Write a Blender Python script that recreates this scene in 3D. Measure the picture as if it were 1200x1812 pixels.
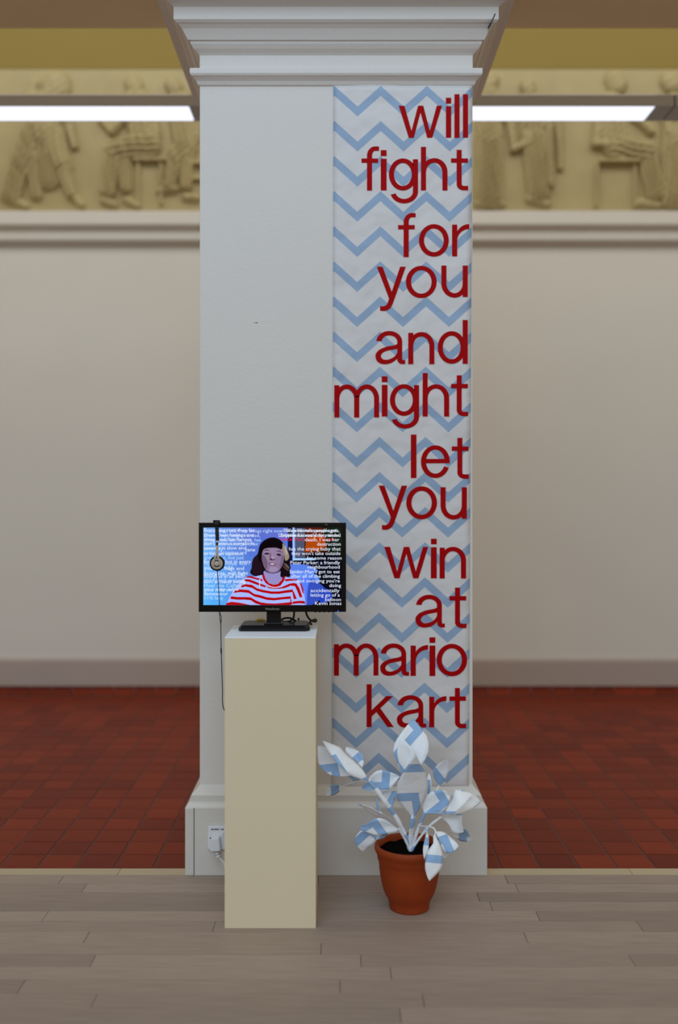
import bpy, bmesh, math, random
import numpy as np
from mathutils import Vector

for o in list(bpy.data.objects):
    bpy.data.objects.remove(o)
scene = bpy.context.scene
COL = scene.collection
random.seed(7)

# ------------------------------------------------------------------ camera, light, exposure
F_PX, HORIZON, EYE = 1800.0, 870.0, 1.48        # focal length in px of the 1200x1812 frame, horizon row, camera height
cam_data = bpy.data.cameras.new('camera')
cam = bpy.data.objects.new('camera', cam_data)
COL.objects.link(cam)
cam.location = (0, 0, EYE)
cam.rotation_euler = (math.pi / 2, 0, 0)
cam_data.sensor_fit = 'AUTO'
cam_data.sensor_width = 36.0
cam_data.lens = 36.0 * F_PX / 1812.0
cam_data.shift_y = -(906.0 - HORIZON) / 1812.0
cam_data.clip_end = 100
cam_data.dof.use_dof = True
cam_data.dof.focus_distance = 3.73
cam_data.dof.aperture_fstop = 0.85
scene.camera = cam

world = bpy.data.worlds.new('world')
scene.world = world
world.use_nodes = True
bg = world.node_tree.nodes['Background']
bg.inputs[0].default_value = (1.0, 0.80, 0.48, 1)
bg.inputs[1].default_value = 0.43


def area_light(name, loc, target, sx, sy, power, color):
    l = bpy.data.lights.new(name, 'AREA')
    l.shape = 'RECTANGLE'
    l.size, l.size_y = sx, sy
    l.energy = power
    l.color = color
    o = bpy.data.objects.new(name, l)
    COL.objects.link(o)
    o.location = loc
    o.rotation_euler = (Vector(target) - Vector(loc)).to_track_quat('-Z', 'Y').to_euler()
    return o


area_light('roof_light', (-0.6, 0.4, 6.2), (0.0, 3.6, 1.2), 5.0, 3.0, 122, (0.50, 0.75, 1.0))
area_light('hall_window_light', (-1.5, -6.0, 5.0), (0.0, 4.0, 1.5), 8.0, 3.0, 350, (0.50, 0.75, 1.0))
area_light('bay_fill_light', (0.0, 5.5, 5.6), (0.0, 7.2, 0.4), 12.0, 1.2, 125, (0.97, 0.98, 1.0))  # added unseen fill that brightens the back wall

scene.view_settings.view_transform = 'Standard'
scene.view_settings.look = 'None'
scene.view_settings.exposure = 0.0
scene.view_settings.gamma = 1.0
scene.view_settings.use_curve_mapping = False


# ------------------------------------------------------------------ helpers
def P(px, py, d):
    """point at distance d whose place in the 1200x1812 frame is (px, py)"""
    return Vector(((px - 600.0) * d / F_PX, d, EYE + (HORIZON - py) * d / F_PX))


def zat(py, d):
    return EYE + (HORIZON - py) * d / F_PX


def xat(px, d):
    return (px - 600.0) * d / F_PX


def lin(r, g, b):
    def f(c):
        c /= 255.0
        return c / 12.92 if c <= 0.04045 else ((c + 0.055) / 1.055) ** 2.4
    return (f(r), f(g), f(b), 1.0)


MATS = {}


def new_mat(name):
    m = bpy.data.materials.new(name)
    m.use_nodes = True
    MATS[name] = m
    nt = m.node_tree
    return m, nt, nt.nodes['Principled BSDF']


def paint(name, rgb, rough=0.6, var=0.06, scale=6.0, bump=0.0, bscale=60.0, spec=0.3, metal=0.0, stretch=(1, 1, 1), rnd=0.0):
    """plain coat with a little mottling, fine relief and, if asked, a tint of its own for each object"""
    m, nt, b = new_mat(name)
    N, L = nt.nodes, nt.links
    tc = N.new('ShaderNodeTexCoord')
    mp = N.new('ShaderNodeMapping')
    mp.inputs['Scale'].default_value = stretch
    L.new(tc.outputs['Object'], mp.inputs['Vector'])
    nz = N.new('ShaderNodeTexNoise')
    nz.inputs['Scale'].default_value = scale
    nz.inputs['Detail'].default_value = 5
    L.new(mp.outputs[0], nz.inputs['Vector'])
    mix = N.new('ShaderNodeMix')
    mix.data_type = 'RGBA'
    c = lin(*rgb)
    mix.inputs[6].default_value = tuple(min(1, v * (1 - var)) for v in c[:3]) + (1,)
    mix.inputs[7].default_value = tuple(min(1, v * (1 + var)) for v in c[:3]) + (1,)
    L.new(nz.outputs[0], mix.inputs[0])
    col = mix.outputs[2]
    if rnd:
        oi = N.new('ShaderNodeObjectInfo')
        mr = N.new('ShaderNodeMapRange')
        mr.inputs[3].default_value = 1 - rnd
        mr.inputs[4].default_value = 1 + rnd
        L.new(oi.outputs['Random'], mr.inputs[0])
        hs = N.new('ShaderNodeHueSaturation')
        L.new(mr.outputs[0], hs.inputs['Value'])
        L.new(col, hs.inputs['Color'])
        col = hs.outputs[0]
    L.new(col, b.inputs['Base Color'])
    b.inputs['Roughness'].default_value = rough
    b.inputs['Specular IOR Level'].default_value = spec
    b.inputs['Metallic'].default_value = metal
    if bump:
        n2 = N.new('ShaderNodeTexNoise')
        n2.inputs['Scale'].default_value = bscale
        n2.inputs['Detail'].default_value = 4
        L.new(mp.outputs[0], n2.inputs['Vector'])
        bp = N.new('ShaderNodeBump')
        bp.inputs['Strength'].default_value = bump
        bp.inputs['Distance'].default_value = 0.01
        L.new(n2.outputs[0], bp.inputs['Height'])
        L.new(bp.outputs[0], b.inputs['Normal'])
    return m


def glow(name, rgb, strength=1.0):
    m, nt, b = new_mat(name)
    nt.nodes.remove(b)
    e = nt.nodes.new('ShaderNodeEmission')
    e.inputs[0].default_value = lin(*rgb)
    e.inputs[1].default_value = strength
    nt.links.new(e.outputs[0], nt.nodes['Material Output'].inputs[0])
    return m


def wloc(o):
    v = Vector((0, 0, 0))
    while o:
        v += o.location
        o = o.parent
    return v


class MB:
    """collects polygons in world space and links them as one mesh object"""

    def __init__(self):
        self.v, self.f, self.m, self.uv = [], [], [], {}

    def add(self, vs, fs, mi=0):
        n = len(self.v)
        self.v += [tuple(p) for p in vs]
        self.f += [tuple(i + n for i in q) for q in fs]
        self.m += [mi] * len(fs)
        return self

    def box(self, x0, x1, y0, y1, z0, z1, mi=0):
        vs = [(x, y, z) for x in (x0, x1) for y in (y0, y1) for z in (z0, z1)]
        return self.add(vs, [(0, 1, 3, 2), (4, 6, 7, 5), (0, 4, 5, 1), (2, 3, 7, 6), (0, 2, 6, 4), (1, 5, 7, 3)], mi)

    def tube(self, pts, r, n=8, mi=0, flat=None):
        pts = [Vector(p) for p in pts]
        rs = r if isinstance(r, (list, tuple)) else [r] * len(pts)
        rings, up = [], None
        for i, p in enumerate(pts):
            t = (pts[min(i + 1, len(pts) - 1)] - pts[max(i - 1, 0)]).normalized()
            if up is None:
                up = Vector((0, 1, 0)) if abs(t.y) < 0.9 else Vector((1, 0, 0))
            a = (up - t * up.dot(t)).normalized()
            up = a
            b = t.cross(a)
            rings.append([p + (a * math.cos(k * 2 * math.pi / n) + b * math.sin(k * 2 * math.pi / n)) * rs[i] for k in range(n)])
        vs = [q for ring in rings for q in ring]
        fs = [(i * n + k, i * n + (k + 1) % n, (i + 1) * n + (k + 1) % n, (i + 1) * n + k) for i in range(len(pts) - 1) for k in range(n)]
        fs += [tuple(range(n - 1, -1, -1)), tuple(range((len(pts) - 1) * n, len(pts) * n))]
        return self.add(vs, fs, mi)

    def lathe(self, prof, cx, cy, n=48, mi=0):
        vs, fs = [], []
        for r, z in prof:
            vs += [(cx + r * math.cos(2 * math.pi * k / n), cy + r * math.sin(2 * math.pi * k / n), z) for k in range(n)]
        for i in range(len(prof) - 1):
            fs += [(i * n + k, i * n + (k + 1) % n, (i + 1) * n + (k + 1) % n, (i + 1) * n + k) for k in range(n)]
        return self.add(vs, fs, mi)

    def sweep(self, prof, x0, x1, y0, y1, mi=0):
        """profile of (overhang, height) carried round a rectangle"""
        vs, fs = [], []
        for o, z in prof:
            vs += [(x0 - o, y0 - o, z), (x1 + o, y0 - o, z), (x1 + o, y1 + o, z), (x0 - o, y1 + o, z)]
        for i in range(len(prof) - 1):
            fs += [(i * 4 + k, i * 4 + (k + 1) % 4, (i + 1) * 4 + (k + 1) % 4, (i + 1) * 4 + k) for k in range(4)]
        fs += [(3, 2, 1, 0), tuple(range(len(vs) - 4, len(vs)))]
        return self.add(vs, fs, mi)

    def prism(self, pts, off, mi=0):
        """flat polygon pts with thickness vector off"""
        n = len(pts)
        off = Vector(off)
        vs = [Vector(p) for p in pts] + [Vector(p) + off for p in pts]
        fs = [tuple(range(n)), tuple(range(2 * n - 1, n - 1, -1))] + [(i, i + n, (i + 1) % n + n, (i + 1) % n) for i in range(n)]
        return self.add(vs, fs, mi)

    def build(self, name, mat, parent=None, smooth=False, bevel=0.0, origin=None):
        me = bpy.data.meshes.new(name)
        off = wloc(parent) if parent else Vector((0, 0, 0))
        org = Vector(origin) if origin is not None else off
        me.from_pydata([tuple(Vector(p) - org) for p in self.v], [], self.f)
        for mt in (mat if isinstance(mat, (list, tuple)) else [mat]):
            me.materials.append(mt)
        me.polygons.foreach_set('material_index', self.m)
        bm = bmesh.new()
        bm.from_mesh(me)
        if bevel:
            bmesh.ops.bevel(bm, geom=bm.edges[:], offset=bevel, segments=2, affect='EDGES', profile=0.6)
        bmesh.ops.recalc_face_normals(bm, faces=bm.faces)
        bm.to_mesh(me)
        bm.free()
        if smooth:
            me.polygons.foreach_set('use_smooth', [True] * len(me.polygons))
            me.set_sharp_from_angle(angle=math.radians(40))
        me.update()
        o = bpy.data.objects.new(name, me)
        COL.objects.link(o)
        o.location = org - off
        if parent:
            o.parent = parent
        return o


def empty(name, loc):
    o = bpy.data.objects.new(name, None)
    o.empty_display_size = 0.1
    COL.objects.link(o)
    o.location = loc
    return o


def tag(o, label=None, cat=None, group=None, kind=None):
    for k, v in (('label', label), ('category', cat), ('group', group), ('kind', kind)):
        if v:
            o[k] = v
    return o


def smooth_path(pts, n=6):
    pts = [Vector(p) for p in pts]
    out = []
    for i in range(len(pts) - 1):
        p0, p1, p2, p3 = pts[max(i - 1, 0)], pts[i], pts[i + 1], pts[min(i + 2, len(pts) - 1)]
        for k in range(n):
            t = k / n
            out.append(0.5 * ((2 * p1) + (p2 - p0) * t + (2 * p0 - 5 * p1 + 4 * p2 - p3) * t * t + (3 * p1 - p0 - 3 * p2 + p3) * t ** 3))
    return out + [pts[-1]]


# ------------------------------------------------------------------ materials
M_WALL = paint('wall_paint', (213, 210, 202), 0.75, 0.05, 1.2, 0.05, 40)
M_SKIRT = paint('skirting_paint', (172, 158, 150), 0.6, 0.04, 3)
M_YELLOW = paint('ochre_wall_paint', (137, 116, 56), 0.75, 0.06, 1.5)
M_PLASTER = paint('yellowed_plaster', (170, 155, 112), 0.6, 0.16, 5, 0.15, 25)
M_SHAFT = paint('pillar_paint', (218, 212, 208), 0.6, 0.025, 2.5, 0.12, 70)
M_BEAM = paint('warm_lit_beam_paint', (228, 210, 172), 0.7, 0.04, 2)  # warm bounce light on the soffit is put into this colour
M_BASE = paint('gloss_pillar_paint', (212, 206, 200), 0.35, 0.04, 8, 0.09, 45)
M_PLINTH = paint('cream_plinth_paint', (226, 210, 180), 0.55, 0.02, 4, 0.06, 120)
M_PTOP = paint('lit_plinth_top', (242, 246, 250), 0.4, 0.02, 4)  # plinth paint whitened to stand for skylight falling on the top
M_TILE = paint('quarry_tile', (114, 38, 15), 0.5, 0.22, 9, 0.1, 50, 0.14, rnd=0.22)
M_GROUT = paint('tile_grout', (94, 64, 55), 0.9, 0.1, 20)
M_WOOD = paint('maple_board', (150, 132, 121), 0.5, 0.22, 5, 0.05, 60, 0.35, stretch=(1.2, 14, 1), rnd=0.16)
M_WOOD_EDGE = paint('threshold_board', (182, 164, 136), 0.5, 0.08, 5, stretch=(1.2, 14, 1), rnd=0.05)
M_GAP = paint('floor_gap', (74, 60, 46), 0.9, 0.1, 10)
M_BLACK = paint('glossy_black_plastic', (3, 3, 4), 0.25, 0.1, 20, spec=0.25)
M_MATT = paint('matt_black_plastic', (16, 16, 17), 0.55, 0.1, 20)
M_FOAM = paint('black_foam', (14, 13, 14), 0.9, 0.2, 60, 0.4, 300)
M_SILVER = paint('grey_beige_plastic', (186, 172, 156), 0.4, 0.05, 20, spec=0.5)
M_WHITE = paint('white_plastic', (226, 226, 232), 0.35, 0.02, 10, spec=0.5)
M_TERRA = paint('terracotta', (148, 56, 12), 0.6, 0.2, 14, 0.15, 90, 0.3)
M_SOIL = paint('dark_soil', (7, 5, 4), 0.95, 0.4, 50, 0.8, 120, spec=0.05)
M_RED = paint('red_vinyl', (166, 0, 4), 0.6, 0.02, 5, spec=0.08)
M_STEEL = paint('painted_metal', (150, 146, 142), 0.4, 0.04, 6, spec=0.5)
M_YELLOWP = paint('yellow_plastic', (214, 178, 70), 0.5, 0.05, 10)
M_DARK = paint('dark_mark', (40, 34, 30), 0.8, 0.1, 10)
M_LAMP = glow('lamp_diffuser', (236, 240, 255), 1.35)


def wallpaper(name, white, blue, bump, bscale):
    """white wallpaper printed with a blue zigzag; UV in metres, a peak at u = 0, the stripe's top edge there at v = 0"""
    m, nt, b = new_mat(name)
    N, L = nt.nodes, nt.links
    uv = N.new('ShaderNodeUVMap')
    sp = N.new('ShaderNodeSeparateXYZ')
    L.new(uv.outputs[0], sp.inputs[0])

    def mth(op, a, c):
        n = N.new('ShaderNodeMath')
        n.operation = op
        for i, s in enumerate((a, c)):
            if isinstance(s, (int, float)):
                n.inputs[i].default_value = s
            elif s is not None:
                L.new(s, n.inputs[i])
        return n.outputs[0]
    pp = mth('PINGPONG', sp.outputs[0], 40.9 / 453.4)
    w = mth('ADD', sp.outputs[1], mth('MULTIPLY', pp, 36.6 / 40.9))
    fr = mth('FRACT', mth('MULTIPLY', w, -453.4 / 62.1), None)
    mask = mth('LESS_THAN', fr, 17.6 / 62.1)
    mix = N.new('ShaderNodeMix')
    mix.data_type = 'RGBA'
    mix.inputs[6].default_value = lin(*white)
    mix.inputs[7].default_value = lin(*blue)
    L.new(mask, mix.inputs[0])
    L.new(mix.outputs[2], b.inputs['Base Color'])
    b.inputs['Roughness'].default_value = 0.5
    b.inputs['Specular IOR Level'].default_value = 0.35
    tc = N.new('ShaderNodeTexCoord')
    n2 = N.new('ShaderNodeTexNoise')
    n2.inputs['Scale'].default_value = bscale
    n2.inputs['Detail'].default_value = 2
    L.new(tc.outputs['Object'], n2.inputs['Vector'])
    bp = N.new('ShaderNodeBump')
    bp.inputs['Strength'].default_value = bump
    bp.inputs['Distance'].default_value = 0.02
    L.new(n2.outputs[0], bp.inputs['Height'])
    L.new(bp.outputs[0], b.inputs['Normal'])
    return m


M_PAPER = wallpaper('chevron_wallpaper', (214, 209, 210), (146, 168, 198), 0.9, 7)
M_LEAF = wallpaper('lit_chevron_leaf_paper', (240, 243, 250), (150, 184, 226), 0.25, 22)  # same wallpaper, whitened as if lit from above

# ------------------------------------------------------------------ the setting
DW = 7.45                       # back wall
DP = 3.97                       # front of the pillar shaft
DB = DP - 0.05                  # front of the pillar base
DE = 3.992                      # where boards meet tiles
HALF = 7.0

tag(MB().box(-HALF, HALF, DW, DW + 0.3, 0, zat(374, DW)).build('wall_back', M_WALL), kind='structure')
tag(MB().box(-HALF, HALF, DW, DW + 0.3, zat(122, DW), 5.6).build('wall_back_upper', M_YELLOW), kind='structure')
b = MB()                        # small round moulding between ochre wall and frieze
b.tube([(-HALF, DW, zat(121, DW)), (HALF, DW, zat(121, DW))], 0.018, 10)
tag(b.build('trim_1', M_YELLOW, smooth=True), kind='structure')


def wall_profile(name, prof, mat):
    """moulding along the back wall from (overhang, height) points"""
    n = len(prof)
    vs = [(x, DW - o, z) for x in (-HALF, HALF) for o, z in prof]
    fs = [(i, i + 1, n + i + 1, n + i) for i in range(n - 1)] + [tuple(range(n)), tuple(range(2 * n - 1, n - 1, -1)), (0, n, 2 * n - 1, n - 1)]
    return tag(MB().add(vs, fs).build(name, mat), kind='structure')


zl = lambda y, o: zat(y, DW - o)
wall_profile('trim_2', [(-0.05, zl(372, 0.10) + 0.02), (0.10, zl(373, 0.10)), (0.10, zl(396, 0.10)), (0.085, zl(402, 0.085)), (0.06, zl(408, 0.06)),
                        (0.055, zl(424, 0.055)), (0.035, zl(430, 0.035)), (0.012, zl(435, 0.012)), (-0.05, zl(437, 0))], M_WALL)
wall_profile('baseboard_back', [(-0.02, zl(1163, 0)), (0.012, zl(1166, 0.01)), (0.018, zl(1171, 0.02)), (0.018, zl(1214, 0.02)), (-0.02, zl(1214, 0))], M_SKIRT)

# wooden floor: a dark bed with each board laid on it
floor = tag(MB().box(-25, 25, -25.0, DE, -0.12, -0.022).build('floor', M_WOOD), kind='structure')
floor_tiled = tag(MB().box(-HALF, HALF, DE, DW + 0.3, -0.12, -0.0025).build('floor_tiled', M_GROUT), kind='structure')
BW = 0.084
row, y1 = 0, DE - 0.066
b = MB()
xs = -2.9
while xs < 2.9:                  # the narrow light strip where boards meet tiles
    xe = xs + random.uniform(0.55, 0.9)
    bb = MB().box(xs + 0.0006, xe - 0.0006, DE - 0.065, DE - 0.001, -0.022, 0.002)
    bb.build('threshold_strip', M_WOOD_EDGE, floor, bevel=0.0015, origin=(xs, DE, 0))
    xs = xe
while y1 > 0.5:
    y0 = y1 - BW
    if y0 > 2.62:
        xs = -2.0 - random.uniform(0.0, 1.1)
        lim = 2.0
    else:
        xs = -3.0 - random.uniform(0.0, 1.1)
        lim = 3.0
    while xs < lim:
        xe = xs + random.choice((0.7, 0.95, 1.15, 1.35, 1.6)) + random.uniform(-0.12, 0.12)
        dz = random.uniform(-0.0006, 0.0006)
        MB().box(xs + 0.0007, xe - 0.0007, y0 + 0.0009, y1 - 0.0009, -0.022, dz).build('floor_board', M_WOOD, floor, bevel=0.0012, origin=(xs, y0, 0))
        xs = xe
    y1 = y0
    row += 1

# quarry tiles: 152 mm, in plain rows; the nearest 300 in view as pieces, the others joined
TS = 0.1524
shape = MB().box(0.004, TS - 0.004, 0.004, TS - 0.004, -0.006, 0.0)
cells = []
for j in range(int((DW - DE) / TS) + 1):
    for i in range(-24, 24):
        x0, y0 = i * TS + 0.03, DE + 0.004 + j * TS
        cx, cy = x0 + TS / 2, y0 + TS / 2
        px = 600 + cx * F_PX / cy
        hidden = -0.56 < cx < 0.52 and cy < 4.7
        hidden = hidden or (345 < px < 850 and cy > 4.0)
        inview = -40 < px < 1240 and not hidden
        if cy < DW - 0.03:
            cells.append((not inview, cy, x0, y0))
cells.sort()
proto = None
rest = MB()
n_t = 0
for off, cy, x0, y0 in cells:
    dz = random.uniform(-0.0008, 0.0008)
    if not off and n_t < 300:
        if proto is None:
            proto = shape.build('quarry_tile', M_TILE, floor_tiled, bevel=0.002)
            o = proto
        else:
            o = proto.copy()
            COL.objects.link(o)
        o.location = (x0, y0, dz)
        n_t += 1
    else:
        rest.box(x0 + 0.004, x0 + TS - 0.004, y0 + 0.004, y0 + TS - 0.004, -0.006, dz)
tag(rest.build('quarry_tiles_far', M_TILE, floor_tiled), kind='stuff')
x = -24 * TS
b = MB()
for i in range(48):             # red tile cove along the foot of the wall
    x0 = i * TS - 24 * TS + 0.03
    vs, n = [], 6
    prof = [(0.0, 0.0), (0.05, 0.0)] + [(0.012 + 0.038 * (1 - math.sin(a)), 0.038 * (1 - math.cos(a)) + 0.002) for a in (0.3, 0.7, 1.1, 1.5)] + [(0.012, 0.058), (0.0, 0.058)]
    n = len(prof)
    vs = [(xx, DW - o, z) for xx in (x0 + 0.003, x0 + TS - 0.003) for o, z in prof]
    fs = [(k, (k + 1) % n, n + (k + 1) % n, n + k) for k in range(n)] + [tuple(range(n)), tuple(range(2 * n - 1, n - 1, -1))]
    MB().add(vs, fs).build('cove_tile', M_TILE, floor_tiled, origin=(x0, DW, 0))

# beam carried by the pillar
BEAM_Z = 3.63
tag(MB().box(-HALF, HALF, DP - 0.02, DP + 0.75, BEAM_Z, 4.5).build('ceiling_beam', M_BEAM), kind='structure')

# ------------------------------------------------------------------ pillar
XL, XR = xat(353.5, DP), xat(836.5, DP)
YB = DP + 0.72
pillar = tag(empty('pillar', ((XL + XR) / 2, DP + 0.36, 0)), 'square white painted pillar with moulded capital and stepped base', 'pillar')
h = lambda y, o: zat(y, DP - o)
MB().box(XL, XR, DP, YB, h(1389, 0), h(152, 0)).build('shaft', M_SHAFT, pillar, bevel=0.003)
cap = [(0.0, h(153, 0)), (0.006, h(150, 0.006)), (0.012, h(143, 0.012)), (0.022, h(137, 0.022)), (0.030, h(133, 0.030)), (0.034, h(129, 0.034)),
       (0.034, h(121, 0.034)), (0.031, h(120.2, 0.031)), (0.0, h(120.2, 0.031) + 0.0005), (0.0, h(98, 0)), (0.006, h(94, 0.006)), (0.020, h(86, 0.020)), (0.030, h(78, 0.030)),
       (0.032, h(76, 0.032)), (0.032, h(72.5, 0.032)), (0.040, h(70.5, 0.040)), (0.048, h(62, 0.048)), (0.060, h(50, 0.060)), (0.074, h(41, 0.074)), (0.078, h(40, 0.078)), (0.086, h(35, 0.086)), (0.088, h(33.5, 0.088)), (0.088, h(12, 0.088)), (0.090, h(11, 0.090)),
       (0.10, h(6, 0.10)), (0.12, h(-3, 0.12)), (0.15, h(-12, 0.15)), (0.15, BEAM_Z)]
MB().sweep(cap, XL, XR, DP, YB).build('capital', M_SHAFT, pillar)
base = [(0.05, 0.26), (0.05, h(1430, 0.05)), (0.047, h(1427, 0.047)), (0.038, h(1421, 0.038)), (0.034, h(1419.5, 0.034)), (0.030, h(1418, 0.030)), (0.030, h(1407.5, 0.030)), (0.027, h(1405.5, 0.027)),
        (0.016, h(1399, 0.016)), (0.006, h(1393, 0.006)), (0.0, h(1388, 0.0))]
MB().sweep(base, XL, XR, DP, YB).build('base_moulding', M_BASE, pillar)
gx = xat(343.5, DB)
MB().box(gx + 0.001, XR + 0.05, DB, YB + 0.05, 0.0, 0.2615).build('base_board', M_BASE, pillar, bevel=0.003)
MB().box(XL - 0.05, gx - 0.001, DB - 0.001, YB + 0.05, 0.0, 0.2615).build('base_board', M_BASE, pillar, bevel=0.004)
# a chip in the capital and a nick in the shaft
MB().prism([P(877.5, 23, 3.878), P(874, 31, 3.878), P(869, 41, 3.878), P(864.5, 46, 3.878), P(868, 42.5, 3.878), P(872, 32, 3.878), P(875, 25, 3.878)], (0, 0.03, 0)).build('crack', M_DARK, pillar)
MB().prism([P(448, 571, DP - 0.0004), P(456, 570.2, DP - 0.0004), P(456, 572, DP - 0.0004)], (0, 0.003, 0)).build('crack', M_DARK, pillar)

# ------------------------------------------------------------------ plaster frieze
frieze = tag(empty('relief_frieze', (0, DW, zat(372, DW))), 'yellowed plaster frieze of robed figures in relief along the back wall', 'frieze')
tag(MB().box(-HALF, HALF, DW - 0.012, DW + 0.25, zat(374, DW), zat(122, DW)).build('slab', M_PLASTER, frieze), kind='stuff')


def relief(prims, name='relief_figure', step=1.2):
    """a figure as a height field over the slab; prims in frame pixels at the wall:
    (x0, y0, r0, x1, y1, r1, height, folds) tapered rounded limbs, folds = (amplitude, wavelength, slant)"""
    xs0 = min(min(p[0] - p[2], p[3] - p[5]) for p in prims) - 4
    xs1 = max(max(p[0] + p[2], p[3] + p[5]) for p in prims) + 4
    ys0 = max(123, min(min(p[1] - p[2], p[4] - p[5]) for p in prims) - 4)
    ys1 = min(373, max(max(p[1] + p[2], p[4] + p[5]) for p in prims) + 4)
    nx, ny = int((xs1 - xs0) / step) + 1, int((ys1 - ys0) / step) + 1
    X, Y = np.meshgrid(np.linspace(xs0, xs1, nx), np.linspace(ys0, ys1, ny))
    H = np.zeros_like(X)
    for x0, y0, r0, x1, y1, r1, hh, fold in prims:
        dx, dy = x1 - x0, y1 - y0
        L2 = dx * dx + dy * dy + 1e-6
        t = np.clip(((X - x0) * dx + (Y - y0) * dy) / L2, 0, 1)
        r = r0 + (r1 - r0) * t
        dist = np.hypot(X - x0 - t * dx, Y - y0 - t * dy)
        k = np.clip(1 - (dist / r) ** 2, 0, 1) ** 0.45
        hh *= 1.2
        g = hh * k
        if fold:
            a, wl, sl = fold
            a *= 1.5
            perp = ((X - x0) * dy - (Y - y0) * dx) / math.sqrt(L2)
            along = t * math.sqrt(L2)
            g = g + a * k * np.sin((perp + sl * along + 2.5 * np.sin(along * 0.06)) * 2 * math.pi / wl)
        H = (H ** 9 + np.maximum(g, 0) ** 9) ** (1 / 9)
    K = np.pad(H, 1, mode='edge')
    H = 0.4 * H + 0.15 * (K[:-2, 1:-1] + K[2:, 1:-1] + K[1:-1, :-2] + K[1:-1, 2:])
    H = H * (1 + 0.07 * np.sin(X * 0.35 + 0.2 * Y) * np.cos(Y * 0.29))
    s = DW / F_PX
    keep = H > 0.15
    idx = -np.ones(H.shape, int)
    mb = MB()
    use = np.zeros_like(keep)
    use[:-1, :-1] |= keep[:-1, :-1] | keep[1:, :-1] | keep[:-1, 1:] | keep[1:, 1:]
    need = np.zeros_like(keep)
    need[:-1, :-1] |= use[:-1, :-1]
    need[1:, :-1] |= use[:-1, :-1]
    need[:-1, 1:] |= use[:-1, :-1]
    need[1:, 1:] |= use[:-1, :-1]
    idx[need] = np.arange(need.sum())
    mb.v = [((x - 600) * s, DW - 0.0115 - hgt * s, EYE + (HORIZON - y) * s) for x, y, hgt in zip(X[need], Y[need], H[need])]
    jj, ii = np.nonzero(use)
    mb.f = [(int(idx[j, i]), int(idx[j + 1, i]), int(idx[j + 1, i + 1]), int(idx[j, i + 1])) for j, i in zip(jj, ii)]
    mb.m = [0] * len(mb.f)
    return mb.build(name, M_PLASTER, frieze, smooth=False)


V = (1.6, 8, 0.0)
# left: striding draped figure
relief([(102, 152, 26, 102, 158, 26, 12, None), (62, 150, 10, 50, 175, 9, 7, None), (70, 185, 24, 76, 232, 26, 14, (1.8, 11, 0.2)),
        (62, 225, 20, 40, 285, 20, 13, (2.0, 9, 0.15)), (40, 285, 20, 22, 345, 20, 12, (2.2, 9, 0.1)), (88, 232, 22, 110, 290, 17, 15, (1.5, 10, 0.2)),
        (110, 290, 16, 128, 345, 11, 12, (1.2, 8, 0)), (60, 280, 14, 66, 346, 12, 10, (1.8, 8, 0)), (128, 345, 9, 146, 364, 7, 8, None),
        (20, 352, 10, 48, 366, 7, 7, None), (74, 236, 24, 88, 318, 22, 9, (2.4, 9, 0.15)), (100, 240, 18, 118, 300, 14, 10, (2.0, 8, 0.1)), (92, 170, 14, 122, 215, 10, 12, None), (122, 215, 10, 134, 262, 7, 10, None)])
# left: seated figure on a stool, facing the pillar's left
relief([(236, 150, 15, 240, 156, 16, 12, None), (244, 185, 28, 258, 240, 30, 14, (1.6, 12, 0.25)), (262, 258, 26, 206, 268, 19, 15, (1.8, 10, 0.1)),
        (204, 268, 19, 192, 340, 15, 13, (2.0, 9, 0.0)), (220, 276, 16, 224, 334, 12, 10, (1.8, 8, 0.0)), (186, 356, 9, 204, 364, 7, 8, None), (226, 356, 8, 246, 366, 6, 7, None),
        (232, 200, 10, 200, 236, 8, 12, None), (200, 236, 8, 180, 216, 6, 10, None), (240, 286, 5, 290, 286, 5, 11, None), (246, 290, 4, 246, 362, 4, 7, None), (286, 290, 4, 286, 362, 4, 7, None)])
# left: seated figure partly behind the pillar
relief([(306, 152, 14, 310, 158, 15, 12, None), (318, 186, 24, 330, 244, 26, 14, (1.7, 11, 0.2)), (330, 262, 22, 318, 276, 20, 14, (1.6, 9, 0.1)),
        (316, 276, 17, 300, 332, 12, 12, (2.0, 8, 0)), (334, 276, 14, 330, 330, 12, 11, (1.8, 8, 0)), (284, 340, 7, 312, 336, 7, 8, None), (330, 350, 8, 350, 352, 7, 8, None),
        (335, 292, 5, 380, 292, 5, 10, None), (345, 130, 8, 395, 132, 8, 8, None), (340, 318, 5, 390, 320, 5, 8, None)])
# right: robed woman standing
relief([(868, 144, 15, 866, 152, 14, 12, None), (864, 176, 22, 866, 240, 24, 14, (1.8, 8, 0.0)), (866, 240, 24, 866, 350, 26, 14, (2.4, 7.5, 0.0)),
        (884, 180, 9, 902, 226, 7, 10, None), (846, 362, 8, 888, 363, 7, 8, None)])
# right: figure with a cloak over the arm
relief([(932, 156, 14, 934, 162, 13, 12, None), (938, 190, 26, 944, 238, 26, 13, (2.0, 11, 0.5)), (900, 210, 8, 908, 268, 7, 10, None), (908, 268, 8, 938, 252, 8, 12, None),
        (930, 222, 9, 966, 200, 9, 13, (1.2, 6, 0)), (944, 250, 24, 952, 342, 21, 13, (2.2, 8, 0.1)), (968, 226, 9, 972, 330, 7, 14, (1.5, 6, 0)), (988, 196, 10, 990, 300, 6, 9, (1.2, 6, 0)),
        (936, 354, 8, 968, 363, 7, 8, None), (976, 186, 10, 990, 200, 9, 11, None)])
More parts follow.
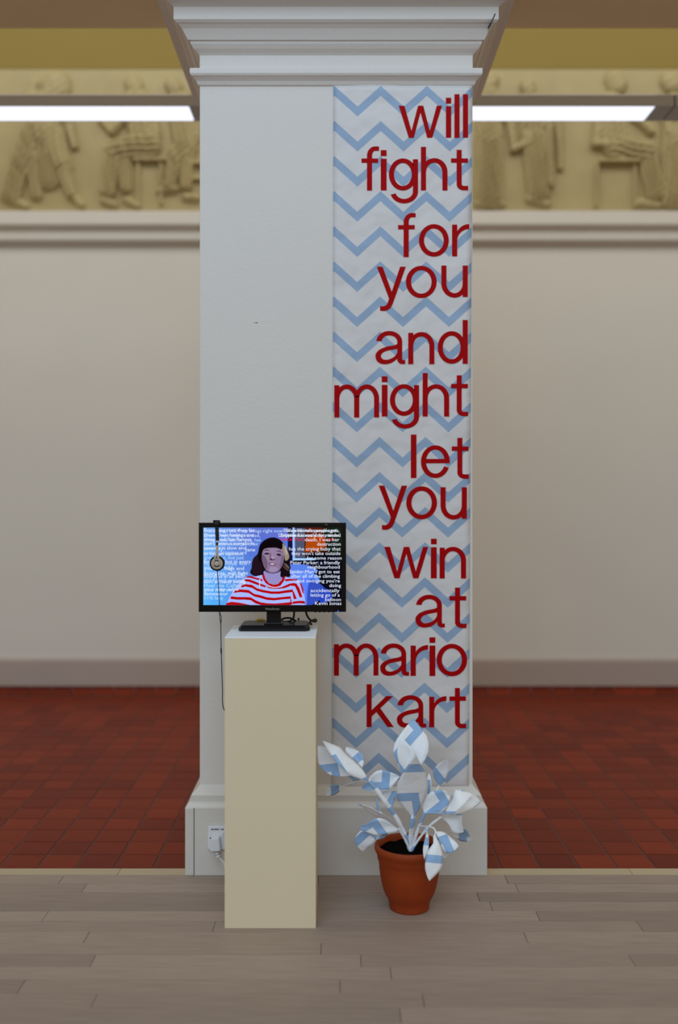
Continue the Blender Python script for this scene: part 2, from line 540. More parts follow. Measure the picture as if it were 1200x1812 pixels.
# right: seated figure on a stool
relief([(1086, 144, 18, 1090, 152, 19, 12, None), (1078, 190, 26, 1088, 250, 32, 14, (1.6, 13, 0.25)), (1060, 200, 10, 1052, 258, 9, 12, None), (1052, 258, 9, 1096, 262, 9, 13, None),
        (1092, 264, 24, 1140, 270, 20, 15, (1.7, 10, 0.1)), (1142, 270, 19, 1156, 345, 17, 13, (2.2, 8, 0.0)), (1060, 289, 5, 1128, 289, 5, 13, None), (1056, 292, 4, 1054, 366, 4, 7, None), (1122, 292, 4, 1122, 366, 4, 7, None),
        (1130, 360, 9, 1164, 365, 7, 8, None), (1120, 206, 10, 1150, 236, 8, 12, None)])
# right: figure at the frame's edge
relief([(1182, 146, 17, 1186, 152, 17, 12, None), (1192, 190, 24, 1196, 250, 28, 14, (1.7, 12, 0.3)), (1196, 250, 28, 1192, 345, 30, 14, (2.2, 9, 0.1)), (1168, 200, 8, 1180, 238, 8, 11, None), (1180, 238, 8, 1200, 252, 8, 13, None), (1174, 361, 8, 1214, 363, 8, 8, None)])

# ------------------------------------------------------------------ strip lights on a bracketed rail behind the pillar
DL0, DL1 = 5.40, 5.62
ZB, ZT = zat(187.5, DL0), zat(164, DL0)


def strip_light(x0, x1, label):
    r = tag(empty('strip_light', ((x0 + x1) / 2, (DL0 + DL1) / 2, ZB)), label, 'light', 'strip lights on the rail')
    b = MB()                    # channel with slanting sides, open at the bottom
    prof = [(DL0, ZB), (DL0 + 0.004, ZT - 0.012), (DL0 + 0.02, ZT), (DL1 - 0.02, ZT), (DL1 - 0.004, ZT - 0.012), (DL1, ZB), (DL1 - 0.008, ZB), (DL1 - 0.03, ZT - 0.01), (DL0 + 0.03, ZT - 0.01), (DL0 + 0.008, ZB)]
    n = len(prof)
    vs = [(xx, y, z) for xx in (x0, x1) for y, z in prof]
    b.add(vs, [(k, (k + 1) % n, n + (k + 1) % n, n + k) for k in range(n)] + [tuple(range(n)), tuple(range(2 * n - 1, n - 1, -1))])
    b.build('housing', M_STEEL, r)
    MB().box(x0, x0 + 0.098, DL0 + 0.006, DL1 - 0.006, ZB, ZT - 0.008).build('end_cap', M_STEEL, r)
    MB().box(x1 - 0.098, x1, DL0 + 0.006, DL1 - 0.006, ZB, ZT - 0.008).build('end_cap', M_STEEL, r)
    MB().box(x0 + 0.1, x1 - 0.1, DL0 + 0.009, DL1 - 0.009, ZB - 0.001, ZB + 0.014).build('diffuser', M_LAMP, r)


strip_light(xat(333, DL0) - 1.55, xat(333, DL0) + 0.1, 'lit white strip light left of the pillar, in front of the striding relief figure')
strip_light(xat(1160, DL0) - 1.55, xat(1160, DL0) + 0.1, 'lit white strip light right of the pillar, in front of the robed woman relief')
strip_light(xat(1160, DL0) + 0.108, xat(1160, DL0) + 1.65, 'strip light housing at the right edge, only its unlit end in view')
rail = tag(empty('lighting_rail', (0.0, 5.51, ZT)), 'grey metal rail carrying the strip lights behind the pillar', 'rail')
MB().box(-2.6, 3.3, 5.47, 5.55, ZT, ZT + 0.014).build('rail_channel', M_STEEL, rail)
for bx in (-0.35, 0.3):
    MB().box(bx - 0.02, bx + 0.02, YB - 0.002, 5.55, ZT + 0.014, ZT + 0.04).build('bracket', M_STEEL, rail)

# ------------------------------------------------------------------ poster
poster = tag(empty('chevron_poster', (xat(712, DP), DP, h(1400, 0))), 'tall white paper hanging with blue zigzags and red words on the pillar', 'poster')
DPO = DP - 0.0035
NXP, NYP = 24, 110
mb = MB()
uvs = []
for j in range(NYP + 1):
    t = j / NYP
    y = 149.5 + (1398 - 149.5) * t
    xl = 590 - 2.5 * t
    xr = 836 - 6.5 * t
    for i in range(NXP + 1):
        s = i / NXP
        x = xl + (xr - xl) * s
        wave = 0.0016 * math.sin(s * 5 + y * 0.021) * math.sin(y * 0.033 + 1.3 * s) + 0.0008 * math.sin(s * 11 - y * 0.055)
        edge = min(1.0, 6 * s, 6 * (1 - s))
        p = P(x, y + (0.8 * math.sin(s * 9) if j == 0 else 0), DPO - abs(wave) * edge)
        mb.v.append(tuple(p))
        ux = 590 + 246 * s
        uvs.append(((ux - 673.9) / 453.4, -(y - 152.0) / 453.4))
for j in range(NYP):
    for i in range(NXP):
        a = j * (NXP + 1) + i
        mb.f.append((a, a + NXP + 1, a + NXP + 2, a + 1))
mb.m = [0] * len(mb.f)


def set_uv(o, uv):
    me = o.data
    lay = me.uv_layers.new(name='UVMap')
    vi = np.zeros(len(me.loops), dtype=np.int32)
    me.loops.foreach_get('vertex_index', vi)
    arr = np.array(uv, dtype=np.float32)[vi]
    lay.data.foreach_set('uv', arr.ravel())


sheet = mb.build('paper_sheet', M_PAPER, poster, smooth=True)
set_uv(sheet, uvs)
sm = sheet.modifiers.new('thickness', 'SOLIDIFY')
sm.thickness = 0.0005
sm.offset = 0

# letters: heavy grotesque lower case drawn as filled outlines, units of x-height 245
S, T = 39.0, 34.0


def arc(cx, cy, rx, ry, a0, a1, n=22):
    return [(cx + rx * math.cos(math.radians(a0 + (a1 - a0) * k / n)), cy + ry * math.sin(math.radians(a0 + (a1 - a0) * k / n))) for k in range(n + 1)]


def rect(x0, x1, y0, y1):
    return [(x0, y0), (x1, y0), (x1, y1), (x0, y1)]


def band(outer, inner):
    return [[outer[k], outer[k + 1], inner[k + 1], inner[k]] for k in range(len(outer) - 1)]


def ring(cx, cy, rx, ry, sx=S, sy=T, a0=0, a1=360, n=40):
    return band(arc(cx, cy, rx, ry, a0, a1, n), arc(cx, cy, rx - sx, ry - sy, a0, a1, n))


def arch(xo0, xo1, xi0, xi1, cy=140, top=247):
    o = arc((xo0 + xo1) / 2, cy, (xo1 - xo0) / 2, top - cy, 0, 180, 24)
    i = arc((xi0 + xi1) / 2, cy - 2, (xi1 - xi0) / 2, top - T - cy + 2, 0, 180, 24)
    return band(o, i)


def spline2(pts, n=6, closed=True):
    m = len(pts)
    out = []
    rng = range(m) if closed else range(m - 1)
    for i in rng:
        if closed:
            p0, p1, p2, p3 = pts[(i - 1) % m], pts[i], pts[(i + 1) % m], pts[(i + 2) % m]
        else:
            p0, p1, p2, p3 = pts[max(i - 1, 0)], pts[i], pts[i + 1], pts[min(i + 2, m - 1)]
        for k in range(n):
            t = k / n
            out.append(tuple(0.5 * ((2 * p1[c]) + (p2[c] - p0[c]) * t + (2 * p0[c] - 5 * p1[c] + 4 * p2[c] - p3[c]) * t * t + (3 * p1[c] - p0[c] - 3 * p2[c] + p3[c]) * t ** 3) for c in (0, 1)))
    out.append(pts[0] if closed else pts[-1])
    return out


def glyph(c):
    if c == 'l':
        return [rect(0, S, 0, 333)]
    if c == 'i':
        return [rect(0, S, 0, 241), rect(0, S, 262, 306)]
    if c == 'w':
        return [[(0, 244), (43, 244), (97, 52), (76, 0)], [(97, 52), (147, 244), (166, 190), (115, 0), (76, 0)], [(147, 244), (187, 244), (166, 190)], [(187, 244), (237, 52), (217, 0), (166, 190)], [(237, 52), (290, 244), (330, 244), (256, 0), (217, 0)]]
    if c == 'o':
        return ring(115, 124, 115, 124)
    if c == 'f':
        return [rect(42, 81, 0, 268), rect(0, 127, 212, 245)] + band(arc(107, 268, 65, 70, 180, 95, 12) + [(134, 337)], arc(107, 268, 26, 36, 180, 95, 12) + [(134, 303)])
    if c == 't':
        return [rect(43, 81, 45, 308), rect(0, 129, 210, 243)] + band(arc(98, 46, 55, 46, 180, 270, 12) + [(131, 0)], arc(98, 46, 17, 13, 180, 270, 12) + [(131, 33)])
    if c == 'g':
        return ring(107, 124, 107, 124) + [rect(184, 223, -8, 241)] + band(arc(117, -8, 106, 92, 0, -165, 24), arc(117, -8, 67, 58, 0, -165, 24))
    if c == 'h':
        return [rect(0, S, 0, 333), rect(164, 203, 0, 141)] + arch(3, 203, 39, 164)
    if c == 'n':
        return [rect(0, S, 0, 241), rect(163, 202, 0, 141)] + arch(3, 202, 39, 163)
    if c == 'u':
        return [[(202 - x, 241 - y) for x, y in p] for p in glyph('n')]
    if c == 'm':
        return [rect(0, S, 0, 241), rect(152, 191, 0, 141), rect(304, 343, 0, 141)] + arch(3, 191, 39, 152) + arch(155, 343, 191, 304)
    if c == 'r':
        return [rect(0, S, 0, 241)] + band(arc(128, 120, 108, 125, 180, 88, 16), arc(128, 120, 89, 88, 180, 88, 16))
    if c == 'y':
        return [[(0, 240), (44, 240), (114, 48), (94, -3)], [(114, 48), (178, 240), (222, 240), (128, -25), (94, -3)]] + \
            band(spline2([(128, -25), (115, -57), (98, -80), (72, -95), (45, -98), (25, -95)], 4, False), spline2([(94, -3), (83, -36), (74, -50), (62, -59), (45, -63), (25, -60)], 4, False))
    if c == 'a':
        out = spline2([(185, 152), (140, 143), (85, 133), (35, 113), (8, 88), (0, 64), (8, 30), (35, 6), (74, 0), (118, 8), (152, 30), (178, 62)], 4)
        inn = spline2([(172, 116), (132, 110), (92, 102), (58, 88), (42, 66), (45, 50), (56, 38), (82, 33), (112, 40), (142, 56), (160, 78), (168, 96)], 4)
        return band(out, inn) + [rect(166, 204, 40, 176)] + band(arc(105, 172, 99, 81, 0, 178, 24), arc(107, 172, 59, 47, 0, 178, 24)) + \
            band(arc(205, 38, 39, 38, 180, 262, 10) + [(227, 1)], arc(213, 42, 9, 12, 180, 270, 10) + [(227, 31)])
    if c == 'd':
        return ring(107, 124, 107, 124) + [rect(191, 230, 0, 333)]
    if c == 'e':
        return ring(110, 125, 110, 125, a0=2, a1=338) + [rect(30, 219, 113, 146)]
    if c == 'k':
        return [rect(0, S, 0, 326), [(36, 78), (36, 126), (150, 236), (202, 236)], [(74, 116), (104, 144), (208, 0), (160, 0)]]


WORDS = [  # (crop origin, [(letter, x0, x1, y0, y1)...]) measured on the photograph at 4.315 px per px
    ((580, 140), 'w 543 873 203 447|i 903 943 142 447|l 968 1007 115 447|l 1033 1072 115 445'),
    ((580, 140), 'f 258 392 513 851|i 405 450 542 850|g 467 690 605 948|h 712 915 517 850|t 942 1073 540 848'),
    ((580, 140), 'f 538 672 1022 1358|o 697 925 1107 1355|r 950 1082 1107 1353'),
    ((580, 140), 'y 375 597 1432 1770|o 597 833 1425 1672|u 868 1070 1423 1668'),
    ((580, 540), 'a 365 592 197 450|n 615 815 205 450|d 840 1070 113 447'),
    ((580, 540), 'm 50 393 605 857|i 413 457 543 850|g 475 698 603 942|h 725 928 518 850|t 943 1073 535 847'),
    ((580, 540), 'l 635 678 988 1320|e 712 933 1070 1320|t 948 1078 1013 1325'),
    ((580, 540), 'y 390 607 1378 1715|o 600 835 1383 1635|u 862 1063 1390 1637'),
    ((580, 900), 'w 432 768 292 532|i 788 833 230 532|n 855 1057 292 533'),
    ((580, 900), 'a 670 895 658 908|t 930 1060 603 912'),
    ((580, 900), 'm 47 388 1030 1275|a 400 622 1030 1277|r 633 768 1042 1277|i 777 822 983 1278|o 832 1065 1033 1280'),
    ((580, 900), 'k 297 505 1342 1668|a 528 753 1425 1672|r 775 907 1433 1670|t 930 1058 1370 1677')]
DLT = DPO - 0.0026
for (ox, oy), word in WORDS:
    for item in word.split('|'):
        c, x0, x1, y0, y1 = item.split()
        x0, x1, y0, y1 = (float(v) / 4.315 for v in (x0, x1, y0, y1))
        polys = glyph(c)
        gx0, gx1 = min(p[0] for q in polys for p in q), max(p[0] for q in polys for p in q)
        gy0, gy1 = min(p[1] for q in polys for p in q), max(p[1] for q in polys for p in q)
        mb = MB()
        for qi, q in enumerate(polys):
            mb.prism([P(ox + x0 + (x1 - x0) * (p[0] - gx0) / (gx1 - gx0), oy + y1 - (y1 - y0) * (p[1] - gy0) / (gy1 - gy0), DLT - 0.00002 * (qi % 9)) for p in q], (0, 0.0026 + 0.00003 * (qi % 7), 0))
        mb.build('letter_' + c, M_RED, poster)

# ------------------------------------------------------------------ plinth
DF = EYE * F_PX / (1643 - HORIZON)          # front of the plinth on the floor
PD = 0.312
PX0, PX1 = xat(397.5, DF), xat(559.0, DF)
PZ = zat(1127.5, DF)
plinth = tag(empty('display_plinth', ((PX0 + PX1) / 2, DF + PD / 2, 0)), 'tall cream painted display plinth standing on the wooden floor', 'plinth')
MB().box(PX0, PX1, DF, DF + PD, 0.0, PZ - 0.004).build('plinth_body', M_PLINTH, plinth, bevel=0.0015)
MB().box(PX0, PX1, DF, DF + PD, PZ - 0.004, PZ).build('plinth_top', M_PTOP, plinth, bevel=0.001)  # top face split off to carry its painted-in brightness

# ------------------------------------------------------------------ monitor
DM = 3.615                                   # screen plane
mon = tag(empty('monitor', (xat(484, DM), DM + 0.03, PZ)), 'black flat monitor showing a video of a person in a striped shirt', 'monitor')
b = MB()                                     # bezel: frame round the screen
bx0, bx1, bz0, bz1 = xat(352, DM), xat(612.5, DM), zat(1082.5, DM), zat(925, DM)
sx0, sx1, sz0, sz1 = xat(360, DM), xat(604.5, DM), zat(1070.5, DM), zat(933.5, DM)
DBZ = DM - 0.006
o4 = [(bx0, bz0), (bx1, bz0), (bx1, bz1), (bx0, bz1)]
f4 = [(bx0 + 0.0015, bz0 + 0.0015), (bx1 - 0.0015, bz0 + 0.0015), (bx1 - 0.0015, bz1 - 0.0015), (bx0 + 0.0015, bz1 - 0.0015)]
i4 = [(sx0, sz0), (sx1, sz0), (sx1, sz1), (sx0, sz1)]
vs = [(x, DM + 0.02, z) for x, z in o4] + [(x, DBZ + 0.0015, z) for x, z in o4] + [(x, DBZ, z) for x, z in f4] + [(x, DBZ, z) for x, z in i4] + [(x, DM + 0.02, z) for x, z in i4]
b.add(vs, [(r * 4 + k, r * 4 + (k + 1) % 4, ((r + 1) % 5) * 4 + (k + 1) % 4, ((r + 1) % 5) * 4 + k) for r in range(5) for k in range(4)])
b.build('bezel', M_BLACK, mon)
mb = MB()
bk = [(bx0 + 0.004, DM + 0.02, bz0 + 0.004), (bx1 - 0.004, DM + 0.02, bz0 + 0.004), (bx1 - 0.004, DM + 0.02, bz1 - 0.004), (bx0 + 0.004, DM + 0.02, bz1 - 0.004)]
bk2 = [(bx0 + 0.07, DM + 0.05, bz0 + 0.05), (bx1 - 0.07, DM + 0.05, bz0 + 0.05), (bx1 - 0.07, DM + 0.05, bz1 - 0.05), (bx0 + 0.07, DM + 0.05, bz1 - 0.05)]
fr = [(x, DM + 0.001, z) for x, y, z in bk]
mb.add(fr + bk + bk2, [(0, 1, 2, 3), (0, 4, 5, 1), (1, 5, 6, 2), (2, 6, 7, 3), (3, 7, 4, 0), (4, 8, 9, 5), (5, 9, 10, 6), (6, 10, 11, 7), (7, 11, 8, 4), (11, 10, 9, 8)])
mb.build('back_shell', M_MATT, mon)
nx0, nx1 = xat(471, DM), xat(496.5, DM)
MB().box(nx0, nx1, DM + 0.018, DM + 0.05, PZ + 0.012, bz0 + 0.08).build('neck', M_BLACK, mon, bevel=0.003)
by0, by1 = 3.588, 3.742
x0, x1 = xat(421.5, by0), xat(548, by0)
mb = MB()                                    # foot: chamfered slab
o8 = [(x0 + 0.008, by0), (x1 - 0.012, by0), (x1, by0 + 0.02), (x1 - 0.004, by1 - 0.02), (x1 - 0.02, by1), (x0 + 0.02, by1), (x0 + 0.004, by1 - 0.02), (x0, by0 + 0.016)]
i8 = [(x0 + 0.014, by0 + 0.012), (x1 - 0.02, by0 + 0.012), (x1 - 0.008, by0 + 0.028), (x1 - 0.01, by1 - 0.022), (x1 - 0.024, by1 - 0.006), (x0 + 0.024, by1 - 0.006), (x0 + 0.01, by1 - 0.022), (x0 + 0.008, by0 + 0.024)]
vs = [(x, y, PZ) for x, y in o8] + [(x, y, PZ + 0.011) for x, y in o8] + [(x, y, PZ + 0.02) for x, y in i8]
mb.add(vs, [(k, (k + 1) % 8, 8 + (k + 1) % 8, 8 + k) for k in range(8)] + [(8 + k, 8 + (k + 1) % 8, 16 + (k + 1) % 8, 16 + k) for k in range(8)] + [tuple(range(7, -1, -1)), tuple(range(16, 24))])
mb.build('foot', M_BLACK, mon)
MB().box(nx0 - 0.008, nx1 + 0.008, DM + 0.005, DM + 0.062, PZ + 0.019, PZ + 0.026).build('neck_collar', M_BLACK, mon, bevel=0.002)
for k in range(5):
    MB().box(xat(556 + 8 * k, DM), xat(560.5 + 8 * k, DM), DM + 0.001, DM + 0.012, bz0 - 0.0022, bz0 + 0.001).build('button', M_MATT, mon)
M_LED = glow('power_light', (60, 110, 255), 1.6)
MB().prism([P(597.3, 1083, DBZ - 0.0008), P(599.2, 1083, DBZ - 0.0008), P(599.0, 1080.6, DBZ - 0.0008), P(597.6, 1080.6, DBZ - 0.0008)], (0, 0.002, 0)).build('power_light', M_LED, mon)
MB().prism([P(575.5, 927.8, DBZ - 0.0004), P(579.5, 927.8, DBZ - 0.0004), P(579.5, 928.6, DBZ - 0.0004), P(575.5, 928.6, DBZ - 0.0004)], (0, 0.001, 0)).build('badge', M_STEEL, mon)

# screen picture: a flat lit image, built as coloured shapes in the screen's plane
pal = {}
pal_list = []


def C(r, g, b_):
    k = (r, g, b_)
    if k not in pal:
        pal[k] = len(pal_list)
        pal_list.append(glow('screen_%d_%d_%d' % k, k, 1.0))
    return pal[k]


pic = MB()
layer = [0]


def shape2(pts, rgb, crv=0):
    """one coloured shape of the picture; points in frame pixels"""
    layer[0] += 1
    if crv:
        pts = spline2(pts, crv)[:-1]
    d = DM - 0.00025 - 0.00003 * layer[0]
    pts = [(min(max(x, 360.0), 604.5), min(max(y, 933.5), 1070.5)) for x, y in pts]
    q = [P(x, y, d) for x, y in pts]
    pic.add(q, [tuple(range(len(q)))], C(*rgb))


def Q(*a):                       # points read off a crop at (440, 940), ten px per px
    return [(440 + a[i] / 10.0, 940 + a[i + 1] / 10.0) for i in range(0, len(a), 2)]


def R4(*a):                      # points read off a crop at (340, 910), 4.138 px per px
    return [(340 + a[i] / 4.138, 910 + a[i + 1] / 4.138) for i in range(0, len(a), 2)]


# wall behind the person in soft steps of blue
d0 = DM - 0.0002
NG = 24
for j in range(NG):
    for i in range(NG):
        xa, xb = 360 + 160 * i / NG, 360 + 160 * (i + 1) / NG
        ya, yb = 933.5 + 137 * j / NG, 933.5 + 137 * (j + 1) / NG
        u, v = (i + 0.5) / NG, (j + 0.5) / NG
        lft = max(0, 1 - u / 0.55)
        r = 98 + 24 * lft * (1 - 0.3 * v) - 18 * v
        g = 126 + 50 * lft + 14 * v - 10 * (1 - v) * (1 - lft)
        bl = 214 + 34 * lft + 14 * v
        q = [P(xa, ya, d0), P(xb, ya, d0), P(xb, yb, d0), P(xa, yb, d0)]
        pic.add(q, [(0, 1, 2, 3)], C(int(r / 8) * 8, int(g / 8) * 8, min(255, int(bl / 8) * 8)))
shape2([(520, 933.5), (604.5, 933.5), (604.5, 1070.5), (520, 1070.5)], (10, 10, 26))
shape2(R4(700, 96, 735, 96, 735, 380, 700, 380), (20, 20, 60))
shape2(R4(752, 100, 830, 100, 830, 320, 752, 320), (78, 84, 112))
shape2(R4(830, 96, 960, 96, 980, 180, 1000, 280, 820, 300), (60, 22, 10))
shape2(R4(838, 170, 960, 150, 985, 230, 930, 270, 825, 275), (176, 72, 12))
shape2(R4(830, 97, 950, 97, 950, 150, 840, 168), (96, 30, 14))
shape2(R4(960, 96, 1095, 96, 1095, 300, 1000, 300, 975, 180), (22, 34, 22))
shape2(R4(735, 97, 751, 97, 754, 322, 737, 334), (150, 190, 255))
shape2(R4(737, 322, 905, 322, 900, 336, 738, 338), (170, 210, 255))
shape2(R4(735, 345, 940, 352, 1010, 372, 900, 400, 735, 385), (16, 16, 40))
shape2(R4(718, 372, 790, 366, 870, 380, 920, 420, 800, 440, 716, 450), (92, 130, 235), 4)
shape2(R4(716, 420, 860, 420, 930, 470, 900, 520, 720, 520), (100, 142, 245), 4)
shape2(R4(790, 480, 900, 470, 880, 560, 860, 664, 800, 664), (88, 128, 250), 3)
shape2(R4(860, 480, 925, 500, 980, 560, 940, 620, 880, 664, 840, 664), (54, 80, 190), 3)
shape2(R4(940, 545, 1010, 560, 1020, 620, 940, 650), (40, 70, 190), 4)
# hair
shape2(Q(430, 108, 330, 130, 240, 190, 190, 270, 160, 400, 90, 470, 60, 560, 50, 660, 25, 720, 60, 770, 130, 800, 200, 810, 290, 780, 330, 700, 540, 700, 560, 790, 620, 830, 700, 820, 740, 780, 730, 700, 745, 640, 720, 560, 730, 470, 700, 350, 650, 260, 590, 180, 520, 130), (22, 12, 18), 3)
shape2(Q(60, 560, 90, 480, 150, 440, 210, 560, 250, 700, 180, 780, 90, 760, 60, 690), (34, 18, 28), 3)
shape2(Q(600, 215, 650, 270, 690, 350, 720, 440, 700, 500, 650, 520, 630, 420, 590, 330), (150, 138, 118), 3)
shape2(Q(640, 250, 670, 300, 690, 380, 670, 420, 640, 340), (178, 168, 160), 3)
shape2(Q(620, 560, 680, 590, 725, 650, 700, 660, 650, 610), (112, 88, 84), 3)
shape2(Q(600, 600, 660, 640, 715, 690, 690, 700, 620, 640), (84, 60, 62), 3)
# neck and face
shape2(Q(285, 690, 545, 690, 560, 790, 590, 850, 520, 940, 430, 950, 330, 900, 280, 810), (150, 142, 196), 3)
shape2(Q(285, 690, 545, 690, 545, 720, 470, 745, 390, 745, 320, 725), (74, 56, 86), 3)
shape2(Q(240, 330, 330, 290, 440, 285, 560, 310, 615, 350, 630, 460, 610, 560, 570, 650, 510, 715, 430, 735, 350, 715, 280, 640, 240, 520, 228, 420), (140, 118, 150), 3)
shape2(Q(270, 360, 380, 310, 480, 310, 560, 350, 520, 420, 480, 470, 450, 560, 380, 540, 300, 460), (150, 128, 160), 3)
shape2(Q(380, 640, 470, 630, 520, 680, 440, 722, 370, 705), (158, 136, 176), 3)
shape2(Q(235, 430, 280, 430, 330, 540, 330, 660, 285, 640, 242, 520), (112, 90, 118), 3)
shape2(Q(580, 430, 628, 440, 612, 560, 570, 645, 545, 600, 570, 520), (122, 100, 132), 3)
shape2(Q(190, 270, 300, 180, 450, 130, 560, 190, 600, 240, 585, 320, 500, 295, 400, 292, 320, 300, 260, 330, 235, 420, 225, 560, 180, 500), (14, 7, 12), 3)
for pts, c in ((Q(275, 395, 320, 378, 372, 392, 345, 412, 300, 414), (52, 36, 60)), (Q(492, 402, 540, 396, 576, 420, 555, 438, 510, 428), (48, 32, 54)),
               (Q(268, 348, 320, 325, 378, 345, 320, 340), (58, 36, 46)), (Q(480, 352, 540, 345, 590, 375, 540, 362), (58, 36, 46)),
               (Q(375, 400, 395, 390, 390, 470, 372, 490), (112, 84, 106)), (Q(372, 492, 400, 482, 430, 500, 462, 490, 468, 506, 420, 516, 380, 510), (70, 40, 56)),
               (Q(400, 455, 430, 440, 450, 470, 430, 485), (172, 146, 172)),
               (Q(350, 578, 400, 555, 450, 562, 485, 595, 450, 606, 400, 604), (112, 62, 86)), (Q(378, 580, 410, 566, 450, 572, 458, 590, 410, 594), (206, 190, 214))):
    shape2(pts, c, 3)
# shirt
shape2(Q(-400, 1305, -330, 1150, -250, 1020, -120, 850, 0, 792, 120, 800, 250, 770, 280, 820, 330, 900, 430, 955, 520, 945, 600, 840, 640, 800, 760, 830, 880, 860, 930, 920, 980, 1060, 1010, 1305), (168, 184, 250))
RED = (178, 8, 12)
for pts in (Q(240, 770, 275, 765, 300, 850, 360, 920, 440, 948, 520, 935, 590, 860, 610, 805, 650, 800, 630, 870, 560, 960, 470, 985, 390, 970, 300, 910, 255, 840),
            Q(-10, 792, 60, 795, 110, 815, 200, 840, 240, 850, 250, 880, 190, 862, 100, 838, 20, 815, -40, 815), Q(-70, 850, 10, 850, 90, 880, 190, 920, 300, 960, 300, 990, 190, 955, 90, 920, 0, 885, -80, 880),
            Q(300, 940, 350, 985, 430, 1000, 500, 1002, 580, 990, 640, 965, 730, 925, 730, 965, 640, 1000, 540, 1012, 440, 1010, 350, 1000),
            Q(-130, 960, -60, 935, 60, 950, 150, 1010, 260, 1040, 400, 1065, 540, 1065, 660, 1045, 780, 1030, 790, 1070, 660, 1085, 540, 1102, 400, 1102, 260, 1078, 150, 1050, 60, 995, -60, 970, -150, 1000),
            Q(-240, 1045, -150, 1030, 0, 1040, 100, 1110, 200, 1130, 330, 1170, 450, 1180, 600, 1165, 750, 1150, 745, 1190, 600, 1200, 450, 1218, 330, 1210, 200, 1172, 100, 1150, 0, 1085, -150, 1070, -260, 1085),
            Q(-310, 1150, -200, 1165, -50, 1165, 40, 1170, 120, 1220, 220, 1260, 330, 1275, 460, 1280, 600, 1270, 740, 1255, 745, 1305, 220, 1305, 120, 1270, 40, 1215, -60, 1205, -200, 1205, -325, 1190),
            Q(-390, 1270, -300, 1250, -180, 1262, -60, 1285, 30, 1305, -405, 1305),
            Q(640, 850, 720, 842, 860, 850, 880, 862, 780, 866, 650, 880), Q(720, 930, 800, 915, 850, 930, 900, 1010, 950, 1160, 905, 1165, 860, 1050, 820, 965, 730, 955), Q(905, 905, 935, 925, 970, 1030, 980, 1110, 955, 1080, 930, 990),
            Q(775, 1075, 800, 1070, 850, 1190, 800, 1198), Q(780, 1245, 900, 1232, 990, 1235, 1008, 1290, 990, 1275, 900, 1268, 775, 1280), Q(735, 1190, 750, 1200, 775, 1290, 740, 1290)):
    shape2(pts, RED)
    shape2([(x, y + 0.7) for x, y in pts], RED)
shape2(Q(330, 955, 420, 985, 520, 988, 560, 965, 540, 990, 440, 1000, 360, 982), (240, 200, 214))
shape2(Q(190, 850, 206, 850, 200, 1010, 186, 1010), (210, 214, 255))
screen = pic.build('screen', pal_list, mon)
screen['label'] = 'lit screen with a person in a red and white striped shirt'


# words on the screen
def text_mesh(jobs, name, mat, parent, d):
    """jobs: (words, x0, x1 or None, baseline, height) in frame pixels -> one flat mesh"""
    tmp = []
    for s, x0, x1, yb, hh in jobs:
        cu = bpy.data.curves.new('t', 'FONT')
        cu.body = s
        cu.resolution_u = 2
        o = bpy.data.objects.new('t', cu)
        COL.objects.link(o)
        tmp.append(o)
    dg = bpy.context.evaluated_depsgraph_get()
    mb = MB()
    for o, (s, x0, x1, yb, hh) in zip(tmp, jobs):
        me = bpy.data.meshes.new_from_object(o.evaluated_get(dg))
        vx = [v.co.x for v in me.vertices]
        a, w = min(vx), max(vx) - min(vx)
        k = hh / 0.70
        kx = k if x1 is None else (x1 - x0) / w
        mb.add([P(x0 + (v.co.x - a) * kx, yb - v.co.y * k, d) for v in me.vertices], [tuple(p.vertices) for p in me.polygons])
        bpy.data.meshes.remove(me)
    for o in tmp:
        cu = o.data
        bpy.data.objects.remove(o)
        bpy.data.curves.remove(cu)
    return mb.build(name, mat, parent)


def r4(s, x0, x1, yb, hh=25):
    return (s, 340 + x0 / 4.138, 340 + x1 / 4.138, 910 + yb / 4.138, hh / 4.138)


M_TXT = glow('screen_white', (232, 240, 255), 1.0)
M_TXTB = glow('screen_pale_blue', (190, 222, 255), 1.0)
M_TXTR = glow('screen_red', (226, 20, 26), 1.0)
right = [r4("She's a like two people agrtis,", 668, 1078, 130), r4('Showed walks people gets', 690, 1070, 130), r4('Dolphined kisses dirty, minded', 634, 1086, 165), r4('Dolphin has easily dirty intent', 650, 1080, 165),
         r4('death, I was her', 826, 1078, 198), r4('destruction', 915, 1088, 230), r4('has the crying baby that', 710, 1087, 265), r4("they won't take outside", 727, 1086, 298), r4('for some reason', 840, 1095, 332),
         r4('Peter Parker: a friendly', 720, 1083, 366), r4('neighbourhood', 845, 1081, 398), r4("Spider-Man's got to eat", 715, 1082, 432), r4('after all of the climbing', 725, 1082, 465), r4("and swinging you're", 766, 1082, 499),
         r4('doing', 1005, 1091, 533), r4('accidentally', 868, 1080, 570), r4('letting go of a', 868, 1081, 603), r4('balloon', 975, 1090, 636), r4('Kevin Jonas', 900, 1093, 664)]
text_mesh(right, 'screen_words', M_TXT, screen, DM - 0.0042)
text_mesh([r4('Nick Fury and Carter', 650, 1050, 194)], 'screen_words', M_TXTR, screen, DM - 0.0041)
